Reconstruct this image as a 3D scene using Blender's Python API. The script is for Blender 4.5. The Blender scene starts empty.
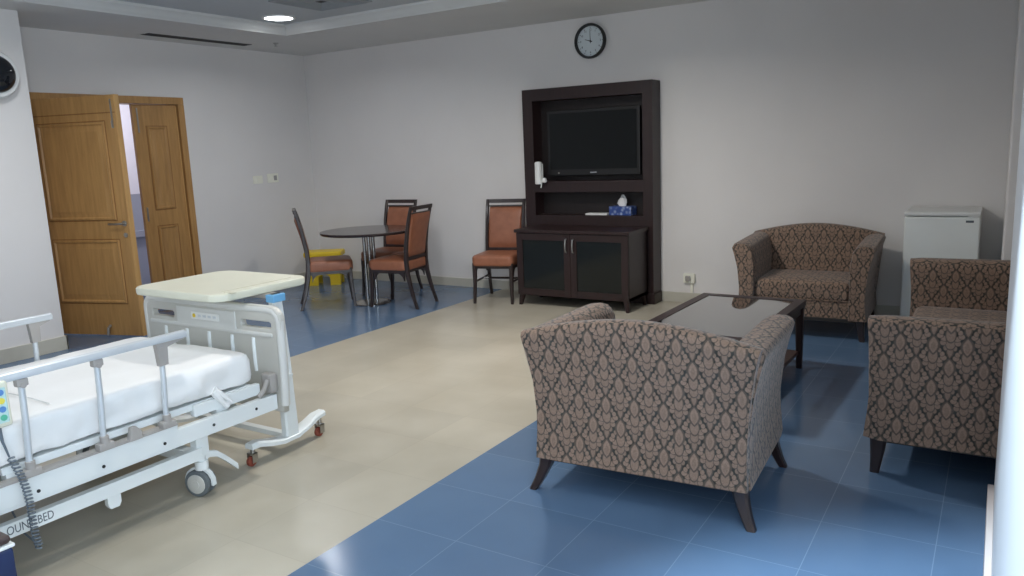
import bpy, bmesh, math, random
from mathutils import Vector, Matrix, noise
random.seed(7)
sc = bpy.context.scene
COL = sc.collection
PI = math.pi

# ------------------------------------------------------------------ mesh builder
class MB:
    def __init__(s, o=(0, 0, 0)):
        s.bm = bmesh.new(); s.o = Vector(o)
    def _xf(s, verts, M):
        for v in verts: v.co = M @ v.co - s.o
    def box(s, x0, x1, y0, y1, z0, z1, bev=0.0, seg=2, M=None):
        b = bmesh.new()
        bmesh.ops.create_cube(b, size=1)
        for v in b.verts:
            v.co = Vector(((x0+x1)/2+v.co.x*(x1-x0), (y0+y1)/2+v.co.y*(y1-y0), (z0+z1)/2+v.co.z*(z1-z0)))
        if bev > 0:
            bmesh.ops.bevel(b, geom=list(b.edges), offset=bev, segments=seg, profile=.5, affect='EDGES')
        s.add(b, M); return s
    def add(s, b, M=None):
        me = bpy.data.meshes.new('t'); b.to_mesh(me); b.free()
        n = len(s.bm.verts); s.bm.from_mesh(me); bpy.data.meshes.remove(me)
        s.bm.verts.ensure_lookup_table()
        s._xf(s.bm.verts[n:], M or Matrix())
    def rings(s, rings, closed=True, cap=True, loop=False):
        vs = [[s.bm.verts.new(Vector(p)-s.o) for p in r] for r in rings]
        m = len(rings[0])
        for i in range(len(vs)-1+(1 if loop else 0)):
            a, b = vs[i], vs[(i+1) % len(vs)]
            for j in range(m if closed else m-1):
                k = (j+1) % m
                s.bm.faces.new((a[j], a[k], b[k], b[j]))
        if cap and closed and not loop:
            s.bm.faces.new(vs[0][::-1]); s.bm.faces.new(vs[-1])
        return s
    def tube(s, pts, r, n=12, cap=True):
        pts = [Vector(p) for p in pts]
        rr = r if isinstance(r, (list, tuple)) else [r]*len(pts)
        up = None; R = []
        for i, p in enumerate(pts):
            t = (pts[min(i+1, len(pts)-1)]-pts[max(i-1, 0)]).normalized()
            if up is None:
                up = Vector((0, 0, 1)) if abs(t.z) < .9 else Vector((0, 1, 0))
            a = (up-t*up.dot(t)).normalized(); up = a; b = t.cross(a)
            R.append([p+(a*math.cos(2*PI*j/n)+b*math.sin(2*PI*j/n))*rr[i] for j in range(n)])
        return s.rings(R, cap=cap)
    def bar(s, p0, p1, w0, w1=None, d0=None, d1=None):
        """square tapered bar; w across x, d across y"""
        w1 = w1 or w0; d0 = d0 or w0; d1 = d1 or w1
        p0, p1 = Vector(p0), Vector(p1)
        def q(p, w, d):
            c = min(w, d)*.16
            return [p+Vector((x, y, 0)) for x, y in ((-w/2+c, -d/2), (w/2-c, -d/2), (w/2, -d/2+c), (w/2, d/2-c), (w/2-c, d/2), (-w/2+c, d/2), (-w/2, d/2-c), (-w/2, -d/2+c))]
        return s.rings([q(p0, w0, d0), q(p1, w1, d1)])
    def path(s, pts, sizes):
        """square section path along z-ish, sizes (w,d)"""
        R = []
        for p, (w, d) in zip(pts, sizes):
            p = Vector(p); c = min(w, d)*.18
            R.append([p+Vector((x, y, 0)) for x, y in ((-w/2+c, -d/2), (w/2-c, -d/2), (w/2, -d/2+c), (w/2, d/2-c), (w/2-c, d/2), (-w/2+c, d/2), (-w/2, d/2-c), (-w/2, -d/2+c))])
        return s.rings(R)
    def disc(s, c, r, h, axis='z', n=32, bev=0):
        """cylinder from c along axis"""
        ax = {'x': Vector((1, 0, 0)), 'y': Vector((0, 1, 0)), 'z': Vector((0, 0, 1))}[axis]
        u = {'x': Vector((0, 1, 0)), 'y': Vector((0, 0, 1)), 'z': Vector((1, 0, 0))}[axis]
        v = ax.cross(u); c = Vector(c)
        prof = [(r, 0), (r, h)] if not bev else [(r-bev, 0), (r-bev*.3, bev*.3), (r, bev), (r, h-bev), (r-bev*.3, h-bev*.3), (r-bev, h)]
        return s.rings([[c+ax*z+(u*math.cos(2*PI*j/n)+v*math.sin(2*PI*j/n))*q for j in range(n)] for q, z in prof])
    def lathe(s, c, prof, axis='z', n=32):
        ax = {'x': Vector((1, 0, 0)), 'y': Vector((0, 1, 0)), 'z': Vector((0, 0, 1))}[axis]
        u = {'x': Vector((0, 1, 0)), 'y': Vector((0, 0, 1)), 'z': Vector((1, 0, 0))}[axis]
        v = ax.cross(u); c = Vector(c)
        return s.rings([[c+ax*z+(u*math.cos(2*PI*j/n)+v*math.sin(2*PI*j/n))*q for j in range(n)] for q, z in prof])
    def prism(s, pts, lo, hi, axis='z'):
        """extrude 2-D outline; axis z: (x,y); axis y: (x,z); axis x: (y,z)"""
        f = {'z': lambda p, h: (p[0], p[1], h), 'y': lambda p, h: (p[0], h, p[1]), 'x': lambda p, h: (h, p[0], p[1])}[axis]
        return s.rings([[f(p, lo) for p in pts], [f(p, hi) for p in pts]])
    def build(s, name, mat, parent=None, smooth=40, uv=True):
        bm = s.bm
        bmesh.ops.recalc_face_normals(bm, faces=bm.faces)
        for f in bm.faces: f.smooth = True
        if uv:
            L = bm.loops.layers.uv.new('UVMap')
            for f in bm.faces:
                n = f.normal; a = (abs(n.x), abs(n.y), abs(n.z)*.8); k = a.index(max(a))
                for l in f.loops:
                    p = l.vert.co
                    l[L].uv = (p.y, p.z) if k == 0 else (p.x, p.z) if k == 1 else (p.x, p.y)
        me = bpy.data.meshes.new(name); bm.to_mesh(me); bm.free()
        me.set_sharp_from_angle(angle=math.radians(smooth))
        if mat: me.materials.append(mat)
        o = bpy.data.objects.new(name, me); COL.objects.link(o)
        w_ = o.modifiers.new('weighted', 'WEIGHTED_NORMAL'); w_.keep_sharp = True; w_.weight = 100
        if parent: o.parent = parent
        return o

def tag(o, label=None, cat=None, group=None, kind=None):
    if label: o['label'] = label
    if cat: o['category'] = cat
    if group: o['group'] = group
    if kind: o['kind'] = kind
    return o
def thing(name, label, cat, loc=(0, 0, 0), rot=0, group=None):
    o = bpy.data.objects.new(name, None); COL.objects.link(o)
    o.empty_display_size = .1
    o.location = loc; o.rotation_euler = (0, 0, math.radians(rot))
    return tag(o, label, cat, group)
def struct(mb, name, mat, parent=None):
    o = mb.build(name, mat, parent)
    if parent is None: o['kind'] = 'structure'
    return o
def copy_tree(o, parent=None):
    c = o.copy(); COL.objects.link(c); c.parent = parent
    for ch in list(o.children): copy_tree(ch, c)
    return c

# ------------------------------------------------------------------ materials
class N:
    def __init__(s, name):
        s.m = bpy.data.materials.new(name); s.m.use_nodes = True
        s.t = s.m.node_tree; s.b = s.t.nodes['Principled BSDF']
    def n(s, t, **k):
        x = s.t.nodes.new(t)
        for a, b in k.items(): setattr(x, a, b)
        return x
    def l(s, a, b): s.t.links.new(a, b)
    def math(s, op, a, b=None, c=None):
        x = s.n('ShaderNodeMath', operation=op)
        for i, v in enumerate((a, b, c)):
            if v is None: continue
            if isinstance(v, (int, float)): x.inputs[i].default_value = v
            else: s.l(v, x.inputs[i])
        return x.outputs[0]
    def mix(s, f, a, b, t='MIX'):
        x = s.n('ShaderNodeMix', data_type='RGBA', blend_type=t)
        for i, v in ((0, f), (6, a), (7, b)):
            if isinstance(v, (int, float)): x.inputs[i].default_value = v
            elif isinstance(v, (tuple, list)): x.inputs[i].default_value = (*v, 1)
            else: s.l(v, x.inputs[i])
        return x.outputs[2]
    def noise(s, scale, detail=3, rough=.5, coord='Object', stretch=None):
        tc = s.n('ShaderNodeTexCoord'); x = s.n('ShaderNodeTexNoise')
        x.inputs['Scale'].default_value = scale; x.inputs['Detail'].default_value = detail
        x.inputs['Roughness'].default_value = rough
        if stretch:
            mp = s.n('ShaderNodeMapping'); mp.inputs['Scale'].default_value = stretch
            s.l(tc.outputs[coord], mp.inputs[0]); s.l(mp.outputs[0], x.inputs[0])
        else: s.l(tc.outputs[coord], x.inputs[0])
        return x.outputs[0]
    def ramp(s, f, lo, hi):
        x = s.n('ShaderNodeMapRange'); x.inputs[1].default_value = lo; x.inputs[2].default_value = hi
        s.l(f, x.inputs[0]); return x.outputs[0]
    def bump(s, h, strength, dist=.01):
        x = s.n('ShaderNodeBump'); x.inputs['Strength'].default_value = strength; x.inputs['Distance'].default_value = dist
        s.l(h, x.inputs['Height']); s.l(x.outputs[0], s.b.inputs['Normal'])
    def set(s, **k):
        for a, v in k.items():
            i = s.b.inputs[a.replace('_', ' ')]
            i.default_value = (*v, 1) if isinstance(v, tuple) and len(v) == 3 else v
        return s

def plain(name, c, rough=.5, var=.08, scale=8, metal=0, bump=0, **k):
    m = N(name); m.set(Roughness=rough, Metallic=metal, **k)
    f = m.noise(scale, 4)
    lo = tuple(x*(1-var) for x in c); hi = tuple(min(1, x*(1+var)) for x in c)
    m.l(m.mix(m.ramp(f, .3, .7), lo, hi), m.b.inputs['Base Color'])
    if bump: m.bump(m.noise(scale*12, 2), bump, .002)
    return m.m
def wood(name, a, b, rough=.35, stretch=(14, 14, 1.2), scale=2.2, coat=0.0):
    m = N(name); m.set(Roughness=rough)
    f = m.noise(scale, 6, .6, stretch=stretch)
    g = m.noise(1.3, 2)
    c = m.mix(m.ramp(f, .3, .7), a, b)
    c = m.mix(m.ramp(g, .2, .8), c, tuple(x*.8 for x in b), 'MIX') if False else c
    m.l(c, m.b.inputs['Base Color']); m.b.inputs['Coat Weight'].default_value = coat
    m.b.inputs['Coat Roughness'].default_value = .15
    return m.m

M = {}
M['wall'] = plain('wall_paint', (.76, .735, .715), .6, .03, 1.2, bump=.08)
M['wall_bright'] = plain('semi_gloss_paint', (.76, .79, .82), .45, .02, 1.5)
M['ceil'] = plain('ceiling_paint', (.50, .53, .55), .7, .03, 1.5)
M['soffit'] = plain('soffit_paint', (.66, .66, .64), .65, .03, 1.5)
M['skirt'] = plain('skirting_tile', (.52, .50, .43), .35, .1, 3)
M['oak'] = wood('oak_veneer', (.36, .19, .065), (.50, .28, .10), .4)
M['oak_dark'] = wood('oak_groove', (.22, .10, .03), (.30, .14, .04), .45)
M['oak_light'] = wood('oak_edge', (.50, .28, .10), (.62, .37, .14), .4)
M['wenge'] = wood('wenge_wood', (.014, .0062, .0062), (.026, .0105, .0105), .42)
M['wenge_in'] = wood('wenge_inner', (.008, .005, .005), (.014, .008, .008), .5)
M['chairwood'] = wood('chair_wood', (.016, .010, .010), (.034, .019, .017), .3, coat=.3)
M['leather'] = plain('brown_leather', (.30, .115, .062), .42, .12, 14, bump=.12)
M['glassdark'] = plain('smoked_glass', (.008, .010, .0095), .12, .05, 2, Specular_IOR_Level=.35)
M['screen'] = plain('television_screen', (.004, .005, .0055), .3, .05, 2, Specular_IOR_Level=.25)
M['tvbezel'] = plain('black_plastic', (.006, .006, .007), .45, .05, 5)
M['chrome'] = plain('chrome', (.45, .45, .45), .22, .04, 5, metal=1)
M['steel'] = plain('brushed_steel', (.45, .44, .42), .35, .06, 9, metal=1)
M['alu'] = plain('anodised_aluminium', (.62, .66, .69), .38, .04, 6, metal=.35)
M['greyplastic'] = plain('grey_plastic', (.36, .34, .32), .45, .06, 9)
M['bedwhite'] = plain('bed_enamel', (.76, .80, .80), .35, .03, 3)
M['bedpanel'] = plain('bed_panel_plastic', (.52, .515, .475), .4, .03, 3)
M['cream'] = plain('cream_laminate', (.68, .68, .56), .35, .03, 4)
M['sheet'] = plain('white_sheet', (.79, .80, .795), .8, .03, 5, bump=.15)
M['rubber'] = plain('grey_rubber', (.13, .15, .16), .6, .06, 9)
M['red'] = plain('red_brown_tyre', (.22, .05, .03), .5, .06, 9)
M['navy'] = plain('navy_vinyl', (.014, .024, .075), .45, .15, 9)
M['brownvinyl'] = plain('brown_vinyl', (.05, .03, .028), .5, .1, 9)
M['white'] = plain('white_plastic', (.78, .79, .77), .4, .03, 5)
M['fridge'] = plain('fridge_enamel', (.82, .85, .82), .3, .02, 3)
M['offwhite'] = plain('ivory_plastic', (.86, .85, .74), .4, .04, 8)
M['blueplastic'] = plain('blue_plastic', (.16, .42, .70), .4, .05, 8)
M['yellow'] = plain('yellow_plastic', (.80, .56, .02), .4, .05, 6)
M['blackgloss'] = plain('black_dome', (.010, .012, .016), .06, .05, 6)
M['dark'] = plain('dark_gap', (.02, .02, .02), .7, .05, 6)
M['ink'] = plain('dark_lettering', (.10, .12, .14), .6, .05, 6)
M['inkblack'] = plain('black_paint', (.02, .02, .02), .5, .05, 6)
M['clockface'] = plain('clock_face', (.66, .72, .74), .4, .02, 6)
M['tissue'] = plain('tissue_paper', (.80, .80, .80), .9, .05, 30)
M['cablegrey'] = plain('coiled_cable', (.12, .15, .18), .5, .05, 9)
M['corridor'] = plain('corridor_paint', (.80, .78, .86), .6, .03, 2)
M['wainscot'] = plain('corridor_wainscot', (.36, .38, .46), .5, .04, 2)
M['grille'] = plain('grille_paint', (.30, .32, .33), .5, .05, 6)

def tissue_box_mat():
    m = N('blue_printed_card'); m.set(Roughness=.45)
    v = m.n('ShaderNodeTexVoronoi'); v.inputs['Scale'].default_value = 26
    tc = m.n('ShaderNodeTexCoord'); m.l(tc.outputs['Object'], v.inputs[0])
    m.l(m.mix(m.ramp(v.outputs[0], .1, .55), (.35, .42, .6), (.03, .07, .26)), m.b.inputs['Base Color'])
    return m.m
M['tissuebox'] = tissue_box_mat()

def floor_mat():
    m = N('floor_tiles'); T = .4003; m.b.inputs['Specular IOR Level'].default_value = .4
    tc = m.n('ShaderNodeTexCoord'); sp = m.n('ShaderNodeSeparateXYZ'); m.l(tc.outputs['Object'], sp.inputs[0])
    X, Y = sp.outputs[0], sp.outputs[1]
    u = m.math('DIVIDE', m.math('SUBTRACT', X, -1.7242), T); v = m.math('DIVIDE', m.math('SUBTRACT', Y, 2.2528), T)
    def edge(w):
        f = m.math('FRACT', w); return m.math('MINIMUM', f, m.math('SUBTRACT', 1.0, f))
    e = m.math('MINIMUM', edge(u), edge(v))
    grout = m.math('LESS_THAN', e, .0045)
    cell = m.n('ShaderNodeCombineXYZ'); m.l(m.math('FLOOR', u), cell.inputs[0]); m.l(m.math('FLOOR', v), cell.inputs[1])
    wn = m.n('ShaderNodeTexWhiteNoise', noise_dimensions='2D'); m.l(cell.outputs[0], wn.inputs[0])
    cream = m.math('MULTIPLY', m.math('GREATER_THAN', X, -4.526), m.math('LESS_THAN', X, -2.1245))
    cream_c = m.mix(m.ramp(m.noise(2.0, 3, .5), .25, .75), (.395, .362, .285), (.51, .475, .39))
    blue_c = m.mix(m.ramp(m.noise(2.6, 2, .5), .2, .8), (.098, .165, .275), (.115, .190, .305))
    base = m.mix(cream, blue_c, cream_c)
    base = m.mix(m.math('MULTIPLY', wn.outputs[0], .10), base, (0.02, 0.03, 0.05))
    gc = m.mix(cream, (.25, .34, .46), (.33, .29, .23))
    gf = m.math('MULTIPLY', grout, m.math('ADD', .40, 0.0))
    m.l(m.mix(gf, base, gc), m.b.inputs['Base Color'])
    r = m.math('ADD', .17, 0.0)
    r = m.math('ADD', r, m.math('MULTIPLY', cream, .12))
    m.l(r, m.b.inputs['Roughness'])
    return m.m
M['floor'] = floor_mat()

def damask():
    m = N('damask_fabric'); m.set(Roughness=.85)
    m.b.inputs['Sheen Weight'].default_value = .25; m.b.inputs['Sheen Roughness'].default_value = .4
    m.b.inputs['Specular IOR Level'].default_value = .2
    tc = m.n('ShaderNodeTexCoord'); sp = m.n('ShaderNodeSeparateXYZ'); m.l(tc.outputs['UV'], sp.inputs[0])
    W, H = .124, .19
    def paint(v, x, y, cx, cy, rx, ry, edge=.16, face=1.0, pointed=False):
        ex = m.math('DIVIDE', m.math('SUBTRACT', x, cx), rx); ey = m.math('DIVIDE', m.math('SUBTRACT', y, cy), ry)
        e = m.math('ADD', m.math('MULTIPLY', ex, 1.0) if pointed else m.math('MULTIPLY', ex, ex), m.math('MULTIPLY', ey, ey))
        ins = m.math('SUBTRACT', 1.0, m.ramp(e, .62, .82))      # inside the petal
        cov = m.math('SUBTRACT', 1.0, m.ramp(e, 1.0, 1.2))      # petal with its dark outline
        pv = m.math('MULTIPLY_ADD', ins, face-edge, edge)
        return m.math('ADD', m.math('MULTIPLY', v, m.math('SUBTRACT', 1.0, cov)), m.math('MULTIPLY', pv, cov))
    v = 0.0
    for ox, oy in ((0, 0), (.5, .5)):
        fx = m.math('FRACT', m.math('ADD', m.math('DIVIDE', sp.outputs[0], W), ox))
        fy = m.math('FRACT', m.math('ADD', m.math('DIVIDE', sp.outputs[1], H), oy))
        x = m.math('MULTIPLY', m.math('ABSOLUTE', m.math('SUBTRACT', fx, .5)), W)
        y = m.math('MULTIPLY', m.math('SUBTRACT', fy, .5), H)
        # (centre x, y, radius x, y, brightness, pointed tip)
        for cx, cy, rx, ry, fc, pt in ((0, -.064, .014, .034, .85, 1), (.017, -.052, .009, .012, .8, 0), (0, -.034, .019, .026, .85, 0),
                                   (.027, -.030, .0125, .0125, .9, 0), (.024, -.012, .014, .013, .95, 0), (.039, .000, .0135, .0125, 1, 0), (.034, .016, .010, .012, .95, 0),
                                   (.024, .031, .0075, .011, .85, 0), (0, .004, .020, .034, .9, 0), (0, .052, .0235, .042, 1, 1), (0, .046, .008, .022, .8, 1)):
            v = paint(v, x, y, cx, cy, rx, ry, .26 if rx != .008 else .78, fc, bool(pt))
    mask = v
    col = m.mix(m.ramp(m.noise(160, 2), .3, .7), (.250, .166, .122), (.325, .222, .165))
    gnd = m.mix(m.ramp(m.noise(40, 2), .3, .7), (.036, .034, .028), (.062, .062, .055))
    m.l(m.mix(mask, gnd, col), m.b.inputs['Base Color'])
    m.bump(mask, .25, .003)
    return m.m
M['damask'] = damask()

def emit(name, c, s):
    m = N(name); m.b.inputs['Emission Color'].default_value = (*c, 1); m.b.inputs['Emission Strength'].default_value = s
    m.set(Base_Color=(.8, .8, .8)); return m.m
M['lamp'] = emit('lamp_diffuser', (.93, .97, 1), 9)

def glass(name, tint, rough=.02):
    m = N(name); m.set(Roughness=rough, IOR=1.45); m.b.inputs['Transmission Weight'].default_value = 1
    m.b.inputs['Base Color'].default_value = (*tint, 1)
    return m.m
def clear_glass():
    m = bpy.data.materials.new('table_glass'); m.use_nodes = True; t = m.node_tree; t.nodes.clear()
    o = t.nodes.new('ShaderNodeOutputMaterial'); mx = t.nodes.new('ShaderNodeMixShader')
    tr = t.nodes.new('ShaderNodeBsdfTransparent'); tr.inputs[0].default_value = (.80, .84, .86, 1)
    gl = t.nodes.new('ShaderNodeBsdfGlossy'); gl.inputs['Roughness'].default_value = .03
    fr = t.nodes.new('ShaderNodeFresnel'); fr.inputs[0].default_value = 1.6
    mm = t.nodes.new('ShaderNodeMath'); mm.operation = 'MULTIPLY_ADD'; mm.inputs[1].default_value = 1.9; mm.inputs[2].default_value = .10
    t.links.new(fr.outputs[0], mm.inputs[0]); t.links.new(mm.outputs[0], mx.inputs[0])
    t.links.new(tr.outputs[0], mx.inputs[1]); t.links.new(gl.outputs[0], mx.inputs[2]); t.links.new(mx.outputs[0], o.inputs[0])
    return m
M['tableglass'] = clear_glass()
M['glass'] = glass('window_glass', (.95, .98, 1))

def outline_rrect(x0, x1, y0, y1, r, n=6):
    P = []
    for cx, cy, a0 in ((x1-r, y1-r, 0), (x0+r, y1-r, 90), (x0+r, y0+r, 180), (x1-r, y0+r, 270)):
        for i in range(n+1):
            a = math.radians(a0+90*i/n); P.append((cx+r*math.cos(a), cy+r*math.sin(a)))
    return P
def curve_mesh(name, loops, depth, bevel, mat, parent, M4):
    """filled 2-D loops (outer + holes) extruded, converted to a mesh"""
    cu = bpy.data.curves.new('t', 'CURVE'); cu.dimensions = '2D'; cu.fill_mode = 'BOTH'
    cu.extrude = depth/2-bevel; cu.bevel_depth = bevel; cu.bevel_resolution = 2
    for L in loops:
        s = cu.splines.new('POLY'); s.points.add(len(L)-1); s.use_cyclic_u = True
        for p, q in zip(s.points, L): p.co = (q[0], q[1], 0, 1)
    return curve_to(name, cu, mat, parent, M4)
def curve_to(name, cu, mat, parent, M4):
    t = bpy.data.objects.new('t', cu)
    me = bpy.data.meshes.new_from_object(t); bpy.data.objects.remove(t)
    me.transform(M4); me.name = name
    me.materials.clear(); me.materials.append(mat)
    o = bpy.data.objects.new(name, me); COL.objects.link(o)
    if parent: o.parent = parent
    return o
def text(name, body, size, mat, parent, M4, ext=.001, align='LEFT', sx=1):
    cu = bpy.data.curves.new('t', 'FONT'); cu.body = body; cu.size = size; cu.extrude = ext
    cu.align_x = align; cu.align_y = 'CENTER'; cu.resolution_u = 3
    return curve_to(name, cu, mat, parent, M4 @ Matrix.Diagonal((sx, 1, 1, 1)))

# ------------------------------------------------------------------ room
WL, WN, WB, ZC, ZR = -7.25, -6.54, 7.0, 2.70, 2.78
XR = .42; YF = -1.5
struct(MB().box(-9.4, 1.0, YF-.2, WB+.2, -.1, 0), 'floor', M['floor'])
struct(MB().box(-9.4, .8, WB, WB+.2, 0, 3.0), 'wall_back', M['wall'])
# left far wall with the doorway  (opening y 3.58 .. 5.22, z 0..2.12)
D0, D1, DH = 3.60, 5.235, 2.13
m = MB(); m.box(WL-.18, WL, 3.2, D0, 0, 3.0); m.box(WL-.18, WL, D1, WB, 0, 3.0); m.box(WL-.18, WL, D0, D1, DH, 3.0)
struct(m, 'wall_left', M['wall'])
struct(MB().box(WL-.18, WN, YF, 3.376, 0, 3.0, .006), 'wall_left_near', M['wall'])
struct(MB().box(-9.4, .8, YF-.2, YF, 0, 3.0), 'wall_front', M['wall'])
# right side: shallow bay between two pillars, window nearer the camera
struct(MB().box(XR, XR+.2, 3.5, 5.66, 0, 3.0), 'wall_right_bay', M['wall'])
struct(MB().box(.05, XR+.2, 1.05, 3.5, 0, 3.0, .012, 3), 'wall_right_pillar', M['wall_bright'])
struct(MB().box(.035, XR+.2, 5.66, WB, 0, 3.0, .012, 3), 'wall_right', M['wall'])
m = MB(); W0, W1, WZ0, WZ1 = -1.25, .85, .85, 2.35
m.box(XR, XR+.2, YF, W0, 0, 3.0); m.box(XR, XR+.2, W1, 1.05, 0, 3.0); m.box(XR, XR+.2, W0, W1, 0, WZ0); m.box(XR, XR+.2, W0, W1, WZ1, 3.0)
struct(m, 'wall_right_near', M['wall'])
m = MB(); m.box(XR+.05, XR+.1, W0, W0+.05, WZ0, WZ1); m.box(XR+.05, XR+.1, W1-.05, W1, WZ0, WZ1); m.box(XR+.05, XR+.1, W0, W1, WZ0, WZ0+.05)
m.box(XR+.05, XR+.1, W0, W1, WZ1-.05, WZ1); m.box(XR+.05, XR+.1, -.225, -.175, WZ0, WZ1)
w = struct(m, 'window_1', M['white'])
MB().box(XR+.07, XR+.076, W0+.05, W1-.05, WZ0+.05, WZ1-.05).build('window_pane', M['glass'], w)
# ceiling: raised tray inside a lower border
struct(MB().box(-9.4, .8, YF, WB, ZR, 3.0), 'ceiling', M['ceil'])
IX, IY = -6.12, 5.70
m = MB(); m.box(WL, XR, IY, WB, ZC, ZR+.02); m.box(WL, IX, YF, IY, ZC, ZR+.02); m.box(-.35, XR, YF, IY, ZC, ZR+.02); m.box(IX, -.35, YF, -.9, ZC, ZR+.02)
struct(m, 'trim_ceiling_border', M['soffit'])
# moulding round the tray: stepped profile swept along the rectangle
prof = [(-.012, ZC-.012), (.012, ZC-.012), (.02, ZC+.005), (.035, ZC+.02), (.05, ZC+.045), (.075, ZC+.06), (.08, ZR+.002), (-.012, ZR+.002)]
x0, x1, y0, y1 = IX, -.35, -.9, IY
m = MB(); R = []
for cx, cy, sx, sy in ((x0, y0, 1, 1), (x1, y0, -1, 1), (x1, y1, -1, -1), (x0, y1, 1, -1)):
    R.append([(cx+sx*p, cy+sy*p, z) for p, z in prof])
m.rings(R, loop=True)
struct(m, 'trim_cornice', M['soffit'])
# skirting
B = .095
struct(MB().box(WL, -4.13, WB-.015, WB, 0, B, .003), 'baseboard_back', M['skirt'])
struct(MB().box(-2.71, .035, WB-.015, WB, 0, B, .003), 'baseboard_back_right', M['skirt'])
struct(MB().box(WL, WL+.015, D1+.08, WB-.015, 0, B, .003), 'baseboard_left', M['skirt'])
m = MB(); m.box(WN, WN+.015, YF, 3.391, 0, B+.02, .003); m.box(WL, WN+.015, 3.376, 3.391, 0, B+.02, .003)
struct(m, 'baseboard_left_near', M['skirt'])
m = MB(); m.box(.028, .05, 1.05, 3.49, 0, B, .003)
struct(m, 'baseboard_right', plain('pinkish_skirting', (.62, .56, .54), .4, .04, 3))
# corridor beyond the door
m = MB(); m.box(-9.0, -8.85, 2.9, 6.9, 1.14, 3.0); m.box(-8.85, WL-.18, 6.75, 6.9, 0, 3.0); m.box(-8.85, WL-.18, 2.9, 3.05, 0, 3.0)
struct(m, 'wall_corridor', M['corridor'])
m = MB(); m.box(-9.0, -8.85, 2.9, 6.9, 0, 1.14); m.box(-8.86, -8.80, 2.9, 6.9, .62, .70, .01)
struct(m, 'trim_corridor', M['wainscot'])

# door frame, fixed leaf and open leaf
m = MB(); m.box(WL-.18, WL+.02, D0-.02, D0+.05, 0, DH-.05, .003); m.box(WL-.18, WL+.02, D1-.05, D1+.02, 0, DH-.05, .003); m.box(WL-.18, WL+.02, D0-.02, D1+.02, DH-.05, DH+.02, .004)
struct(m, 'trim_door_frame', M['oak'])

def leaf_panels(name, w, panels, groove_w=.03):
    """leaf in local frame: x 0..w, y thickness +-.022, z .01...2.07, raised panels both faces"""
    m = MB(); m.box(0, w, -.02, .02, .012, 2.075, .003)
    o = m.build(name, M['oak']); o['kind'] = 'structure'
    for (a, b, c, d) in panels:
        for s in (-1, 1):
            q = MB()
            # outer moulding ring then recessed bevelled field
            def ring(i, y): return [(a+i, y*s, c+i), (b-i, y*s, c+i), (b-i, y*s, d-i), (a+i, y*s, d-i)]
            q.rings([ring(0, .0195), ring(.006, .030), ring(.018, .032), ring(.030, .0215), ring(.045, .0215), ring(.075, .029), ring(.08, .029)], cap=True)
            q.build('door_panel', M['oak'], o, smooth=25)
            e = MB()
            for (xa, xb, za, zb) in ((a-.004, b+.004, c-.008, c), (a-.004, b+.004, d, d+.008), (a-.008, a, c-.008, d+.008), (b, b+.008, c-.008, d+.008)):
                e.box(xa, xb, min(.0195*s, .0215*s), max(.0195*s, .0215*s), za, zb)
            e.build('panel_groove', M['oak_dark'], o)
    return o
# open leaf: hinge at (WL, 3.64) to free edge (-6.25, 3.94)
hx, hy = WL+.03, 3.66; ex, ey = -6.305, 3.945
wd = math.hypot(ex-hx, ey-hy); ang = math.atan2(ey-hy, ex-hx)
d1 = leaf_panels('door_1', wd, [(.13, wd-.13, .30, .86), (.13, wd-.13, 1.03, 1.86)])
d1.location = (hx, hy, 0); d1.rotation_euler = (0, 0, ang)
MB().box(0, wd, -.021, .021, 1.925, 1.935).build('top_groove', M['oak_dark'], d1)
h = MB(); h.disc((wd-.055, -.028, 1.0), .024, .008, 'y', 20); h.tube([(wd-.055, -.02, 1.0), (wd-.055, -.06, 1.0), (wd-.075, -.068, 1.0), (wd-.18, -.066, .998)], .009, 10)
h.disc((wd-.055, -.028, .90), .02, .008, 'y', 20); h.box(wd-.059, wd-.051, -.032, -.02, .88, .91)
h.disc((wd-.055, .02, 1.0), .024, .008, 'y', 20); h.tube([(wd-.055, .02, 1.0), (wd-.055, .06, 1.0), (wd-.075, .068, 1.0), (wd-.18, .066, .998)], .009, 10)
h.build('door_handle', M['steel'], d1)
h = MB(); h.box(wd-.055, wd-.04, -.026, -.019, 1.80, 2.04, .002); h.tube([(wd-.047, -.03, 1.80), (wd-.047, -.034, 1.86)], .006, 8)
h.build('flush_bolt', M['steel'], d1)
MB().box(wd-.012, wd+.004, -.024, .024, .012, 2.075, .002).build('edge_strip', M['oak_light'], d1)
h = MB(); h.tube([(.62, -.02, .10), (.62, -.05, .08), (.62, -.06, .02)], .012, 8); h.build('door_stop', M['steel'], d1)
# narrow leaf, nearly shut
w2 = .475
d2 = leaf_panels('door_2', w2, [(.13, w2-.13, .25, .86), (.13, w2-.13, 1.03, 1.86)])
d2.location = (WL-.03, D1-.055, 0); d2.rotation_euler = (0, 0, math.radians(-90-3))
h = MB(); h.box(w2-.055, w2-.04, .019, .026, 1.80, 2.04, .002); h.box(w2-.045, w2-.028, .019, .025, .92, 1.06, .002); h.build('flush_bolt', M['steel'], d2)
MB().box(.002, .014, -.022, .026, .02, 2.06, .001).build('edge_strip', M['oak_light'], d2)

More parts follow.
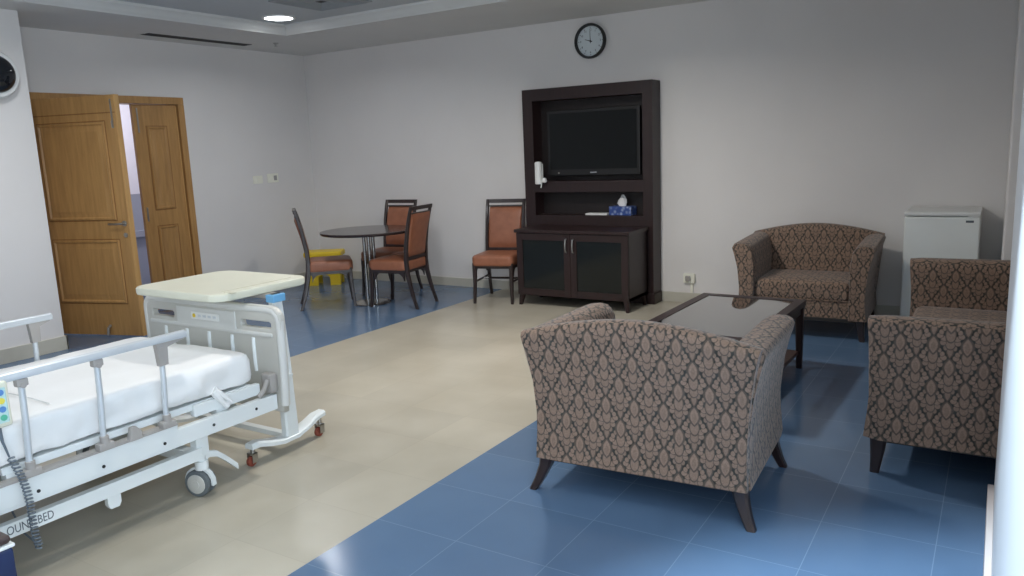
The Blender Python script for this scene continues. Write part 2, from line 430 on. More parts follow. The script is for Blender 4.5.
# ------------------------------------------------------------------ ceiling fittings
def downlight(x, y, label, z=ZR):
    t = thing('ceiling_light', label, 'ceiling light', (x, y, z), group='round recessed ceiling lights')
    MB().lathe((0, 0, 0), [(.155, 0), (.155, -.006), (.150, -.012), (.128, -.010), (.125, -.002)], n=40).build('trim_ring', M['white'], t)
    MB().disc((0, 0, -.009), .126, .006, 'z', 40).build('diffuser', M['lamp'], t)
    l = bpy.data.lights.new('ceiling_light_glow', 'AREA'); l.shape = 'DISK'; l.size = .22; l.energy = 24; l.color = (.95, .975, 1)
    o = bpy.data.objects.new('ceiling_light_glow', l); COL.objects.link(o); o.location = (x, y, z-.03); l.spread = math.radians(160); return o
DL = {}
DL['a'] = downlight(-5.78, 5.31, 'glowing round recessed ceiling light near the far left corner of the tray')

t = thing('air_vent', 'square grey louvred air diffuser set in the raised ceiling beside the round light', 'air vent', (-4.92, 5.0, ZR))
m = MB()
for k, s in enumerate((.30, .235, .17, .105)):
    z = -.004-.003*k
    ringp = lambda a, zz: [(-a, -a, zz), (a, -a, zz), (a, a, zz), (-a, a, zz)]
    m.rings([ringp(s, 0), ringp(s, -.012), ringp(s-.03, -.02), ringp(s-.045, .0), ], cap=False)
m.build('louvre', M['grille'], t)
MB().box(-.285, .285, -.285, .285, -.0035, -.0015).build('backing', M['dark'], t)

t = thing('slot_diffuser', 'long dark linear air slot in the lower ceiling border above the wooden doors', 'air vent', (-6.90, 5.28, ZC))
MB().box(-.085, .085, -.62, .62, -.006, -.001, .002).build('frame', M['soffit'], t)
m = MB(); m.box(-.065, -.008, -.60, .60, -.009, -.005); m.box(.008, .065, -.60, .60, -.009, -.005); m.build('slot', M['dark'], t)
t = thing('sprinkler_head', 'tiny round sprinkler head on the ceiling border near the far corner', 'sprinkler', (-6.63, 6.02, ZC))
MB().lathe((0, 0, 0), [(.03, 0), (.03, -.006), (.012, -.012), (.010, -.03), (.018, -.034), (.018, -.037), (.004, -.038)], n=18).build('body', M['steel'], t)

# ------------------------------------------------------------------ wall items
c = thing('wall_clock', 'round black-rimmed wall clock with pale face above the dark television unit', 'clock', (-3.398, WB, 2.475))
m = MB(); m.lathe((0, 0, 0), [(.150, 0), (.160, -.012), (.163, -.045), (.155, -.058), (.143, -.056), (.138, -.030), (.138, -.008)], 'y', 48)
m.build('rim', M['inkblack'], c)
m = MB(); m.disc((0, -.024, 0), .139, .012, 'y', 48); f = m.build('face', M['clockface'], c)
m = MB()
for k in range(60):
    a = k*PI/30; r1 = .131; r0 = .119 if k % 5 == 0 else .127; w = .0022 if k % 5 == 0 else .0009
    ux, uz = math.sin(a), math.cos(a); px, pz = uz, -ux
    m.rings([[(ux*r+px*s*w, y, uz*r+pz*s*w) for r, s in ((r0, -1), (r0, 1), (r1, 1), (r1, -1))] for y in (-.0242, -.0256)])
m.build('tick_marks', M['inkblack'], c)
RX = Matrix.Rotation(PI/2, 4, 'X')
for k in range(1, 13):
    a = k*PI/6
    text('numeral', str(k), .027, M['inkblack'], c, Matrix.Translation((math.sin(a)*.103, -.0255, math.cos(a)*.103)) @ RX, .0004, 'CENTER')
def hand(name, ang, L, w):
    ux, uz = math.sin(ang), math.cos(ang); px, pz = uz, -ux
    m = MB(); m.rings([[(ux*r+px*s, y, uz*r+pz*s) for r, s in ((-.02, -w), (-.02, w), (L, w*.5), (L, -w*.5))] for y in (-.027, -.029)]); m.build(name, M['inkblack'], c)
hand('minute_hand', math.radians(-2), .092, .0035); hand('hour_hand', math.radians(-72), .060, .0045)
MB().disc((0, -.031, 0), .009, .006, 'y', 16).build('hub', M['inkblack'], c)

t = thing('light_switch', 'single white square light switch, the left of the pair beside the doors', 'light switch', (WL, 6.13, 1.262))
MB().box(0, .010, -.068, .068, -.045, .045, .004).build('plate', M['offwhite'], t); MB().box(.008, .014, -.016, .016, -.028, .028, .002).build('rocker', M['offwhite'], t)
t = thing('light_switch', 'wide double switch plate, the right of the pair beside the doors', 'light switch', (WL, 6.35, 1.270))
MB().box(0, .009, -.082, .082, -.052, .052, .004).build('plate', M['offwhite'], t)
MB().box(.008, .014, -.055, -.008, -.028, .028, .002).build('rocker', M['offwhite'], t); MB().box(.008, .014, .012, .055, -.028, .028, .002).build('rocker', M['greyplastic'], t)

t = thing('wall_socket', 'white wall socket with a plug and cable duct below, right of the television unit', 'socket', (-2.43, WB, .235))
MB().box(-.055, .055, -.03, 0, -.045, .045, .005).build('plate', M['offwhite'], t)
MB().box(-.028, .020, -.055, -.03, -.022, .026, .006).build('plug', M['greyplastic'], t)
m = MB(); m.box(.01, .035, -.014, 0, -.235+B, -.045, .002); m.build('cable_duct', M['offwhite'], t)

# round dome unit on near-left wall
t = thing('dome_camera', 'glossy black dome in a white round housing high on the near left wall', 'security camera', (WN, 3.105, 2.205))
MB().lathe((0, 0, 0), [(.178, 0), (.185, .02), (.182, .06), (.168, .085), (.140, .09)], 'x', 40).build('housing', M['white'], t)
MB().lathe((0, 0, 0), [(.140, .088)]+[(.140*math.cos(a), .088+.075*math.sin(a)) for a in [i*PI/16 for i in range(1, 8)]], 'x', 40).build('dome', M['blackgloss'], t)

# ------------------------------------------------------------------ television unit
UX0, UX1, UY, UZ = -4.078, -2.711, 6.80, 2.06
t = thing('television_unit', 'tall dark wood wall unit with framed recess holding the television', 'wall unit', ((UX0+UX1)/2, WB, 0))
o = (UX0+UX1)/2, WB, 0
m = MB(o); m.box(UX0, UX0+.115, UY, WB-.002, 0, UZ, .004); m.box(UX1-.10, UX1, UY, WB-.002, 0, UZ, .004); m.box(UX0+.1, UX1-.09, UY+.001, WB-.002, UZ-.115, UZ, .004)
m.box(UX0+.1, UX1-.09, UY+.001, WB-.002, 1.055, 1.165, .004); m.build('frame', M['wenge'], t)
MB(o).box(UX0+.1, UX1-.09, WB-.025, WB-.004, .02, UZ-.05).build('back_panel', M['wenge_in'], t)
MB(o).box(UX0+.1, UX1-.09, UY+.002, WB-.02, .0, .83, .003).build('lower_panel', M['wenge'], t)
MB(o).box(UX0-.01, UX1+.015, UY-.012, WB-.016, 0, .10, .006).build('plinth', M['wenge'], t)
o2 = (-3.34, 6.82, 1.53)
t = thing('television', 'black flat-screen television mounted inside the dark wall unit', 'television', (-3.34, 6.90, 1.53))
o = (-3.34, 6.90, 1.53)
X0, X1, Z0, Z1 = -3.84, -2.86, 1.215, 1.845
MB(o).box(X0, X1, 6.865, 6.915, Z0, Z1, .008).build('casing', M['tvbezel'], t)
MB(o).box(X0+.03, X1-.03, 6.862, 6.867, Z0+.06, Z1-.03).build('screen', M['screen'], t)
MB(o).box(-3.375, -3.305, 6.861, 6.866, Z0+.022, Z0+.034, .001).build('badge', M['chrome'], t)
MB(o).disc((-3.72, 6.8620, Z0+.026), .008, .004, 'y', 12).build('power_light', M['greyplastic'], t)
m = MB(o); m.box(-3.5, -3.18, 6.915, 6.975, 1.4, 1.7, .004); m.build('wall_bracket', M['tvbezel'], t)

CX0, CX1, CY0, CY1, CZ = -3.925, -2.765, 6.34, 6.785, .735
t = thing('television_cabinet', 'low dark wood cabinet with two smoked glass doors below the television', 'cabinet', ((CX0+CX1)/2, (CY0+CY1)/2, 0))
o = ((CX0+CX1)/2, (CY0+CY1)/2, 0)
m = MB(o); m.box(CX0-.015, CX1+.015, CY0-.015, CY1, CZ-.03, CZ, .004); m.build('top', M['wenge'], t)
m = MB(o); m.box(CX0, CX0+.03, CY0+.02, CY1, .10, CZ-.03); m.box(CX1-.03, CX1, CY0+.02, CY1, .10, CZ-.03); m.box(CX0, CX1, CY0+.02, CY1, .10, .13); m.box(CX0, CX1, CY1-.02, CY1, .10, CZ-.03)
m.box(CX0+.03, CX1-.03, CY0+.06, CY1-.02, .40, .42); m.build('body', M['wenge'], t)
for s, (a, b) in enumerate(((CX0+.003, (CX0+CX1)/2-.0015), ((CX0+CX1)/2+.0015, CX1-.003))):
    m = MB(o); f = .065
    m.box(a, a+f, CY0, CY0+.02, .105, CZ-.034, .002); m.box(b-f, b, CY0, CY0+.02, .105, CZ-.034, .002); m.box(a+f, b-f, CY0, CY0+.02, .105, .105+f, .002); m.box(a+f, b-f, CY0, CY0+.02, CZ-.034-f, CZ-.034, .002)
    d = m.build('door', M['wenge'], t)
    MB(o).box(a+f-.004, b-f+.004, CY0+.008, CY0+.013, .105+f-.004, CZ-.034-f+.004).build('door_glass', M['glassdark'], d)
    hx = (b-.035) if s == 0 else (a+.035)
    MB(o).tube([(hx, CY0+.001, .655), (hx, CY0-.018, .650), (hx, CY0-.026, .61), (hx, CY0-.026, .57), (hx, CY0-.018, .535), (hx, CY0+.001, .53)], .0065, 8).build('handle', M['steel'], d)
for x in (CX0+.035, CX1-.035):
    for y, s in ((CY0+.035, -1), (CY1-.04, 1)):
        sx = -1 if x < -3.3 else 1
        MB(o).path([(x+.018*sx, y+.012*s, 0), (x, y, .105)], [(.032, .032), (.055, .055)]).build('leg', M['wenge'], t)

t = thing('wall_dispenser', 'slim white cylindrical holder fixed on the left stile beside the television', 'dispenser', (-3.955, UY, 1.14))
m = MB(); m.lathe((.065, -.045, 0), [(.030, 0), (.036, .006), (.036, .205), (.032, .216), (.012, .222)], n=24); m.build('body', M['white'], t)
m = MB(); m.box(.035, .095, -.012, 0, .02, .20, .003); m.build('bracket', M['white'], t)
m = MB(); m.lathe((.125, -.04, .012), [(.006, 0), (.024, .006), (.026, .03), (.018, .046), (.004, .05)], n=16); m.tube([(.10, -.06, .03), (.105, -.065, -.01), (.10, -.066, -.035)], .006, 8); m.build('hook', M['white'], t)

t = thing('tissue_box', 'blue tissue box with a white tissue sticking out, in the niche under the television', 'tissue box', (-3.06, 6.905, .83), rot=-6)
MB().box(-.12, .12, -.055, .055, 0, .085, .004).build('carton', M['tissuebox'], t)
m = MB(); n = 20
R = []
for z, r in ((.083, .035), (.11, .05), (.14, .042), (.17, .022), (.19, .006)):
    R.append([((r+.008*math.sin(3*a+z*40))*math.cos(a), (r*.45+.004*math.sin(5*a))*math.sin(a), z+.006*math.sin(4*a)) for a in [2*PI*j/n for j in range(n)]])
m.rings(R).build('tissue', M['tissue'], t)
t = thing('tray', 'thin pale tray lying left of the blue tissue box', 'tray', (-3.30, 6.90, .83))
MB().box(-.13, .10, -.055, .04, .0, .018, .004).build('tray_body', M['white'], t)
tag(t, cat='tray')

# ------------------------------------------------------------------ dining chairs and table
def make_chair():
    t = thing('dining_chair', '', 'chair')
    # cushion with domed top
    R = []
    for z, s in ((.372, .95), (.378, .99), (.40, 1), (.445, 1), (.462, .985), (.474, .93), (.480, .80), (.483, .5)):
        ro = []
        for (x, y) in outline_rrect(-.215*s, .215*s, -.235*s, .205*s, .05*s, 5): ro.append((x, y-.005, z))
        R.append(ro)
    m = MB(); m.rings(R); m.build('seat', M['leather'], t, smooth=60)
    m = MB()
    m.box(-.20, .20, -.215, -.190, .345, .38, .003); m.box(-.20, .20, .16, .185, .345, .38, .003)
    for s in (-1, 1): m.box(s*.20-.0125, s*.20+.0125, -.21, .18, .345, .38, .003)
    # curved corner brackets
    for s in (-1, 1):
        for y, d in ((-.175, 1), (.165, -1)):
            m.prism([(y, .352), (y+d*.075, .352), (y+d*.04, .335), (y+d*.015, .31), (y, .27)], s*.195-.01, s*.195+.01, 'x')
    m.build('seat_frame', M['chairwood'], t)
    for s in (-1, 1):
        MB().path([(s*.195, -.235, 0), (s*.190, -.215, .2), (s*.190, -.205, .40)], [(.026, .026), (.034, .034), (.044, .044)]).build('leg', M['chairwood'], t)
    for s in (-1, 1):
        pts = [(s*.20, .290, 0), (s*.195, .240, .15), (s*.19, .200, .33), (s*.19, .190, .45), (s*.192, .200, .60), (s*.194, .228, .78), (s*.196, .262, .92), (s*.196, .285, .992)]
        MB().path(pts, [(.026, .028), (.03, .034), (.034, .044), (.034, .046), (.032, .04), (.030, .034), (.030, .030), (.030, .026)]).build('leg', M['chairwood'], t)
    m = MB(); m.prism([(.268, .955), (.292, .955), (.300, .992), (.276, .992)], -.205, .205, 'x'); m.build('top_rail', M['chairwood'], t)
    # padded back, both sides
    R = []
    for k in range(13):
        f = k/12; z = .50+f*.42
        y = .195+.09*f**1.6-.004
        th = .019*math.sin(min(1, max(0, min(f, 1-f)*8))*PI/2)+.004
        R.append([(x*.172, y+sg*th*(1 if abs(x) < .95 else .55), z) for x, sg in ((-1, -1), (-.9, -1), (-.5, -1.08), (0, -1.1), (.5, -1.08), (.9, -1), (1, -1), (1, 1), (.9, 1), (.5, 1.05), (0, 1.06), (-.5, 1.05), (-.9, 1), (-1, 1))])
    m = MB(); m.rings(R); m.build('backrest', M['leather'], t, smooth=60)
    m = MB(); m.box(-.19, .19, .183, .205, .47, .505, .003); m.build('lower_back_rail', M['chairwood'], t)
    m = MB(); m.prism([(.262, .918), (.284, .918), (.287, .932), (.265, .932)], -.195, .195, 'x'); m.build('upper_back_rail', M['chairwood'], t)
    return t
def add_stretchers(t):
    m = MB()
    for s in (-1, 1): m.tube([(s*.192, -.222, .215), (s*.196, .225, .215)], .011, 8)
    m.tube([(-.193, .03, .215), (.193, .03, .215)], .011, 8); m.build('stretcher', M['chairwood'], t)
base = make_chair()
chairs = [((-5.745, 5.64), 137, 'brown leather dining chair left of the round table, seen from its side'),
          ((-5.605, 6.42), 3, 'brown leather dining chair behind the round table, facing the room'),
          ((-5.055, 5.94), -81, 'brown leather dining chair on the right of the round table, its back turned'),
          ((-4.235, 6.51), 14, 'lone brown leather dining chair against the wall beside the television cabinet')]
for i, ((x, y), a, lb) in enumerate(chairs):
    c = base if i == 0 else copy_tree(base)
    c.location = (x, y, 0); c.rotation_euler = (0, 0, math.radians(a)); c['label'] = lb; c['group'] = 'brown leather dining chairs'
    if i == 3: add_stretchers(c)

t = thing('round_table', 'round dark-topped pedestal dining table with chrome tubes and disc base', 'table', (-5.385, 5.87, 0))
m = MB(); m.lathe((0, 0, 0), [(.40, .722), (.462, .724), (.472, .732), (.475, .742), (.470, .750), (.46, .752)], n=64); m.build('tabletop', plain('dark_tabletop', (.035, .024, .024), .16, .1, 6), t)
for k in range(4):
    a = PI/4+k*PI/2
    MB().tube([(.045*math.cos(a), .045*math.sin(a), .015), (.045*math.cos(a), .045*math.sin(a), .715)], .018, 14).build('column', M['chrome'], t)
MB().lathe((0, 0, 0), [(.10, .705), (.11, .708), (.11, .722), (.10, .723)], n=32).build('mounting_plate', M['chrome'], t)
MB().lathe((0, 0, 0), [(.180, 0), (.188, .003), (.188, .010), (.178, .016), (.08, .022), (.03, .024)], n=48).build('base', M['chrome'], t)

# yellow step
t = thing('step_stool', 'yellow plastic step stool on the floor behind the round table', 'step stool', (-6.76, 6.60, 0), rot=33)
def arch(x0, x1, h, aw, ah):
    c = (x0+x1)/2
    return [(x0, 0), (c-aw/2, 0)]+[(c-aw/2*math.cos(a), ah*.55+ah*.45*math.sin(a)) for a in [i*PI/10 for i in range(11)]]+[(c+aw/2, 0), (x1, 0), (x1-.015, h), (x0+.015, h)]
m = MB(); m.box(-.22, .22, -.15, .13, .335, .40, .02, 3); m.build('top_step', M['yellow'], t)
m = MB(); m.prism(arch(-.19, .19, .34, .14, .13), -.125, -.10, 'y'); m.prism(arch(-.19, .19, .34, .14, .13), .085, .11, 'y'); m.build('legs_panel', M['yellow'], t)
m = MB(); m.prism([(-.12, 0), (-.07, 0), (-.06, .12), (.05, .12), (.06, 0), (.105, 0), (.09, .34), (-.105, .34)], -.19, -.165, 'x'); m.prism([(-.12, 0), (-.07, 0), (-.06, .12), (.05, .12), (.06, 0), (.105, 0), (.09, .34), (-.105, .34)], .165, .19, 'x'); m.build('side_panel', M['yellow'], t)

# ------------------------------------------------------------------ sofas
def sofa(name, label, W, D, loc, rot, hm=.80, he=.725, flare=.045, arm_front=.71, group='matching damask sofas', legout=.03, legh=.15):
    """W overall width at base, D depth; front is -y"""
    t = thing(name, label, 'sofa', loc, rot, group)
    hw = W/2; zb = legh
    # back rest: profile lofted over the width
    R = []; nu = 25
    for i in range(nu):
        u = -1+2*i/(nu-1)
        ht = he+(hm-he)*(math.cos(u*PI/2)**1.0 if abs(u) < 1 else 0)
        # width follows z through flare
        prof = [(D/2, zb), (D/2-.008, zb+.12), (D/2-.012, .36), (D/2-.004, .50), (D/2+.012, .62), (D/2+.028, ht-.05), (D/2+.030, ht-.022), (D/2+.018, ht-.005), (D/2-.01, ht), (D/2-.05, ht-.004), (D/2-.080, ht-.018), (D/2-.092, ht-.05), (D/2-.115, .55), (D/2-.145, .42), (D/2-.15, .30), (D/2-.15, zb)]
        ring = []
        for y, z in prof:
            k = max(0, (z-zb)/(he-zb)); fl = -.010*math.sin(min(k, 1)*PI)+flare*min(k, 1.05)**2.2
            ring.append((u*(hw+fl-.008), y, z))
        R.append(ring)
    m = MB(); m.rings(R); m.build('backrest', M['damask'], t, smooth=50)
    for s in (-1, 1):
        R = []; y0, y1 = -D/2, D/2-.03
        nv = 15
        for j in range(nv):
            f = j/(nv-1); y = y0+(y1-y0)*f
            az = arm_front+(he-arm_front)*f**.8
            e = 0 if j else .012
            lean = .02*(1-f)
            prof = [(0, zb), (-.010, zb+.12), (-.012, .36), (.006, .52), (flare*.70, az-.085), (flare*.95, az-.050), (flare+.002, az-.030), (flare-.008, az-.012), (flare-.030, az-.001), (flare-.065, az+.003), (flare-.105, az-.002), (flare-.135, az-.020), (flare-.155, az-.055), (-.130, az-.17), (-.128, .42), (-.128, .30), (-.128, zb)]
            cx = sum(p[0] for p in prof)/len(prof); cz = sum(p[1] for p in prof)/len(prof)
            ring = []
            for px, pz in prof:
                if not j: px, pz = cx+(px-cx)*.9, cz+(pz-cz)*.975
                k = max(0, (pz-zb)/(az-zb))
                ring.append((s*(hw+px), y+(.018*math.sin(k*PI) if f < .2 else 0)*(1-f*5)-(-.0 if j else .012), pz))
            R.append(ring)
        m = MB(); m.rings(R); m.build('armrest', M['damask'], t, smooth=50)
    # seat cushion
    a, b = hw-.122, hw-.122
    R = []
    for z, s in ((.290, .0), (.295, -.012), (.315, 0), (.39, 0), (.415, -.008), (.43, -.03), (.438, -.08), (.442, -.16)):
        R.append([(x, y, z) for x, y in outline_rrect(-a-min(0, s), a+min(0, s), -D/2+.035-min(0, s), D/2-.14+min(0, s), .03, 4)])
    m = MB(); m.rings(R); m.build('seat_cushion', M['damask'], t, smooth=60)
    MB().box(-hw+.10, hw-.10, -D/2+.045, D/2-.10, zb, .292, .012).build('seat_base', M['damask'], t)
    MB().box(-hw+.02, hw-.02, -D/2+.02, D/2-.02, zb-.012, zb+.01).build('underside', M['dark'], t)
    for sx in (-1, 1):
        for sy in (-1, 1):
            x, y = sx*(hw-.045), sy*(D/2-.05)
            ly = .045 if sy > 0 else .012
            MB().path([(x+sx*legout*1.0, y+sy*ly, 0), (x+sx*legout*.55, y+sy*ly*.6, .05), (x+sx*legout*.15, y+sy*ly*.2, .11), (x, y, legh+.005)], [(.036, .038), (.043, .046), (.055, .058), (.066, .070)]).build('leg', M['chairwood'], t)
    return t
sofa('loveseat', 'pinkish-brown damask loveseat seen from behind on the blue tiles, nearest the camera', .93, .72, (-1.237, 3.188, 0), 183, legout=.055)
sofa('loveseat', 'olive-brown damask loveseat facing the room against the back wall beside the fridge', .93, .74, (-1.245, 6.375, 0), 1.5, legout=.02)
sofa('sofa', 'long damask sofa at the right, side-on, partly hidden behind the white pillar', 1.93, .74, (-.075, 4.575, 0), -90, hm=.81, he=.72, flare=.012, arm_front=.715, legout=.0, legh=.165)

# ------------------------------------------------------------------ coffee table
t = thing('coffee_table', 'low dark wood coffee table with glass top and lower shelf between the sofas', 'coffee table', (-1.39, 4.63, 0), rot=-1.5)
hx_, hy_, zt = .345, .60, .455
m = MB(); f = .062
m.box(-hx_, -hx_+f, -hy_, hy_, zt-.04, zt, .004); m.box(hx_-f, hx_, -hy_, hy_, zt-.04, zt, .004); m.box(-hx_+f, hx_-f, -hy_, -hy_+f, zt-.04, zt, .004); m.box(-hx_+f, hx_-f, hy_-f, hy_, zt-.04, zt, .004)
m.build('top_frame', M['wenge'], t)
MB().box(-hx_+f-.006, hx_-f+.006, -hy_+f-.006, hy_-f+.006, zt-.012, zt-.004).build('glass_top', M['tableglass'], t)
m = MB(); m.box(-hx_+.02, -hx_+.04, -hy_+.05, hy_-.05, zt-.09, zt-.04); m.box(hx_-.04, hx_-.02, -hy_+.05, hy_-.05, zt-.09, zt-.04); m.box(-hx_+.05, hx_-.05, -hy_+.02, -hy_+.04, zt-.09, zt-.04); m.box(-hx_+.05, hx_-.05, hy_-.04, hy_-.02, zt-.09, zt-.04); m.build('apron', M['wenge'], t)
for sx in (-1, 1):
    for sy in (-1, 1): MB().path([(sx*(hx_-.028), sy*(hy_-.028), 0), (sx*(hx_-.032), sy*(hy_-.032), zt-.04)], [(.036, .036), (.052, .052)]).build('leg', M['wenge'], t)
MB().box(-hx_+.03, hx_-.03, -hy_+.03, hy_-.03, .095, .118, .003).build('shelf', wood('shelf_wood', (.045, .016, .012), (.07, .026, .018), .4), t)

# ------------------------------------------------------------------ fridge
t = thing('fridge', 'small white fridge standing against the back wall in the right corner', 'fridge', (-.352, 6.75, 0))
MB().box(-.245, .245, -.215, .235, .03, .885, .008).build('body', M['fridge'], t)
MB().box(-.245, .245, -.26, -.22, .04, .880, .012, 3).build('door', M['fridge'], t)
MB().box(-.247, .247, -.262, .235, .886, .918, .010, 3).build('top', M['white'], t)
MB().box(.155, .205, -.2625, -.258, .842, .858, .001).build('badge', M['ink'], t)
m = MB(); m.box(.165, .235, -.264, -.2, .878, .888, .002); m.build('hinge_cap', M['white'], t)
for sx in (-1, 1):
    for y in (-.18, .19): MB().disc((sx*.2, y, 0), .02, .032, 'z', 12).build('foot', M['dark'], t)

# ------------------------------------------------------------------ hospital bed (axis along y, foot at +y)
BO = (-3.45, 1.3, 0)
bed = thing('hospital_bed', 'white adjustable hospital bed with grey side rails at the left', 'hospital bed', BO)
def P(): return MB(BO)
XN, XF = -2.955, -3.945; YH = .25
m = P(); m.box(XN-.035, XN, YH, 2.49, .285, .362, .004); m.box(XN-.012, XN+.004, YH, 1.94, .30, .392, .003)
m.box(XF, XF+.035, YH, 2.49, .285, .362, .004); m.box(XF-.004, XF+.012, YH, 1.94, .30, .392, .003)
for y in (.4, 1.3, 2.3): m.box(XF+.03, XN-.03, y-.025, y+.025, .295, .345)
m.build('side_frame', M['bedwhite'], bed)
m = P()
for y in (.7, 1.0, 1.35, 1.60, 1.87, 2.12, 2.36): m.disc((XN+(.0035 if y < 1.9 else -.001), y, .325), .007, .003, 'x', 10)
m.build('screw_holes', M['inkblack'], bed)
m = P()
for x in (XN-.035, XF+.035):
    m.box(x-.018, x+.018, .42, 2.06, .180, .236, .003)
    for y in (1.64, .8): m.prism([(y-.028, .195), (y+.028, .195), (y+.028, .145), (y+.018, .128), (y-.018, .128), (y-.028, .145)], x-.012, x+.012, 'x')
for y in (.47, 2.02): m.box(XF+.04, XN-.04, y-.025, y+.025, .182, .232)
m.build('lower_frame', M['bedwhite'], bed)
# MB text on lower frame facing +x
MX = Matrix(((0, 0, 1, 0), (1, 0, 0, 0), (0, 1, 0, 0), (0, 0, 0, 1)))
def rel(x, y, z): return Matrix.Translation((x-BO[0], y-BO[1], z-BO[2]))
text('lettering', 'OUNT BED', .047, M['ink'], bed, rel(XN-.0168, 1.232, .208) @ MX, .0008, 'LEFT', .72)
# scissor lift and motor under the deck
m = P(); m.bar((XN-.12, 1.9, .27), (XN-.12, 1.2, .31), .03); m.bar((XF+.12, 1.9, .27), (XF+.12, 1.2, .31), .03)
m.box(-3.6, -3.3, .9, 1.5, .27, .35, .02); m.tube([(-3.4, 1.5, .31), (-3.4, 2.1, .31)], .025, 12); m.tube([(XN-.14, 1.95, .275), (XN-.14, 1.76, .255)], .018, 10); m.build('lift_mechanism', M['greyplastic'], bed)
m = P(); m.box(-3.90, -3.0, YH, 1.24, .405, .437, .006); m.box(-3.90, -3.0, 1.26, 2.38, .405, .437, .006)
for y in (.6, 1.3, 2.2):
    for x in (XN-.06, XF+.06): m.box(x-.02, x+.02, y-.03, y+.03, .34, .41)
m.build('deck', M['bedwhite'], bed)
m = P(); m.box(-3.02, -2.985, 2.05, 2.42, .375, .432, .008); m.build('deck_side', M['bedwhite'], bed)
# footboard
def foot_outline(x0, x1, z0, z1):
    r = .07; Pts = [(x0+.03, z0), (x1-.03, z0)]
    for i in range(8):
        a = i/7*PI/2; Pts.append((x1-r+r*math.cos(a), z1-r+r*math.sin(a)))
    for i in range(8):
        a = PI/2+i/7*PI/2; Pts.append((x0+r+r*math.cos(a), z1-r+r*math.sin(a)))
    return Pts
MY = Matrix(((1, 0, 0, 0), (0, 0, -1, 0), (0, 1, 0, 0), (0, 0, 0, 1)))
fx0, fx1 = -3.985-BO[0], -2.905-BO[0]
def hole(x0, x1, z0, z1, r): return outline_rrect(x0, x1, z0, z1, r, 5)[::-1]
fb = curve_mesh('footboard', [foot_outline(fx0, fx1, .27, .788), hole(fx0+.07, fx0+.27, .676, .722, .02), hole(fx1-.285, fx1-.055, .676, .722, .02)], .036, .006, M['bedpanel'], bed, Matrix.Translation((0, 2.52-BO[1], 0)) @ MY)
m = P()
def rimpts(off):
    r = .07-off; L = [(-3.985+.045+off, .28)]
    L = [(-3.96+off*.3, .30), (-3.97, .70)]
    return L
pts = [(-3.958, .30), (-3.970, .50), (-3.972, .718), (-3.962, .748), (-3.938, .770), (-3.91, .775), (-2.98, .775), (-2.952, .770), (-2.928, .748), (-2.918, .718), (-2.920, .50), (-2.930, .30)]
m.tube([(x, 2.518, z) for x, z in pts], .0215, 10)
m.box(-3.93, -2.96, 2.495, 2.51, .641, .662, .006); m.box(-3.69, -3.22, 2.495, 2.51, .655, .752, .006)
m.build('footboard_rim', plain('footboard_rim_plastic', (.62, .625, .60), .4, .03), bed)
for x in (-3.80, -3.62, -3.44, -3.26, -3.10):
    m = P(); m.tube([(x, 2.503, .46), (x, 2.499, .50), (x, 2.499, .59), (x, 2.503, .63)], .010, 8); m.build('rib', M['bedwhite'], fb)
m = P(); m.box(-3.56, -3.34, 2.4915, 2.494, .690, .728, .001); st = m.build('sticker', M['white'], bed)
m = P(); m.disc((-3.535, 2.489, .709), .011, .003, 'y', 14); m.build('warning_mark', M['yellow'], st)
m = P(); 
for k in range(4): m.box(-3.505+k*.04, -3.48+k*.04, 2.4905, 2.4920, .704, .716)
m.build('print_marks', M['alu'], st)
m = P(); m.box(-3.02, -2.945, 2.45, 2.50, .37, .47, .015); m.tube([(-2.965, 2.45, .44), (-2.96, 2.42, .40), (-2.975, 2.40, .37)], .012, 8); m.build('corner_bracket', M['greyplastic'], bed)
# casters
def caster(x, y, pedal, turn=0):
    T_ = Matrix.Translation((x-BO[0], y-BO[1], 0)) @ Matrix.Rotation(math.radians(turn), 4, 'Z') @ Matrix.Translation((BO[0]-x, BO[1]-y, 0))
    new = []
    m = P(); m.tube([(x, y, .125), (x, y, .165)], .030, 16); m.tube([(x, y, .16), (x, y, .30)], .021, 14); m.box(x-.024, x+.024, y-.032, y+.032, .19, .30, .005)
    c = m.build('caster_post', M['bedwhite'], bed)
    yy = y-.015
    for s in (-1, 1):
        m = P(); m.lathe((x+s*.022-.011, yy, .0625), [(.050, 0), (.060, .002), (.0625, .006), (.0625, .016), (.060, .020), (.050, .022)], 'x', 32); new.append(m.build('wheel', M['rubber'], bed))
        m = P(); m.lathe((x+s*.034-.003, yy, .0625), [(.040, -.004), (.045, .0), (.045, .005), (.041, .008), (.02, .009), (.018, .011)], 'x', 28); new.append(m.build('wheel_disc', M['bedpanel'], bed))
    m = P(); R = []
    for i in range(9):
        a = math.radians(-10+200*i/8); R.append([(x+dx, yy+math.cos(a)*r, .0625+math.sin(a)*r) for dx, r in ((-.012, .064), (.012, .064), (.012, .074), (-.012, .074))])
    m.rings(R); new.append(m.build('wheel_guard', M['bedwhite'], bed))
    for o in new: o.data.transform(T_)
    if pedal:
        m = P(); R = []
        for y_, z_ in ((0, .178), (.04, .182), (.08, .170), (.12, .135), (.16, .095), (.185, .068)):
            R.append([(x+dx, y+y_, z_+dz) for dx, dz in ((-.010, -.015), (.010, -.015), (.013, 0), (.010, .015), (-.010, .015), (-.013, 0))])
        m.rings(R); m.build('brake_pedal', M['bedwhite'], bed)
caster(-3.005, 2.07, True, -72); caster(-3.895, 2.07, True, 15); caster(-3.005, .47, False, -40); caster(-3.895, .47, False)
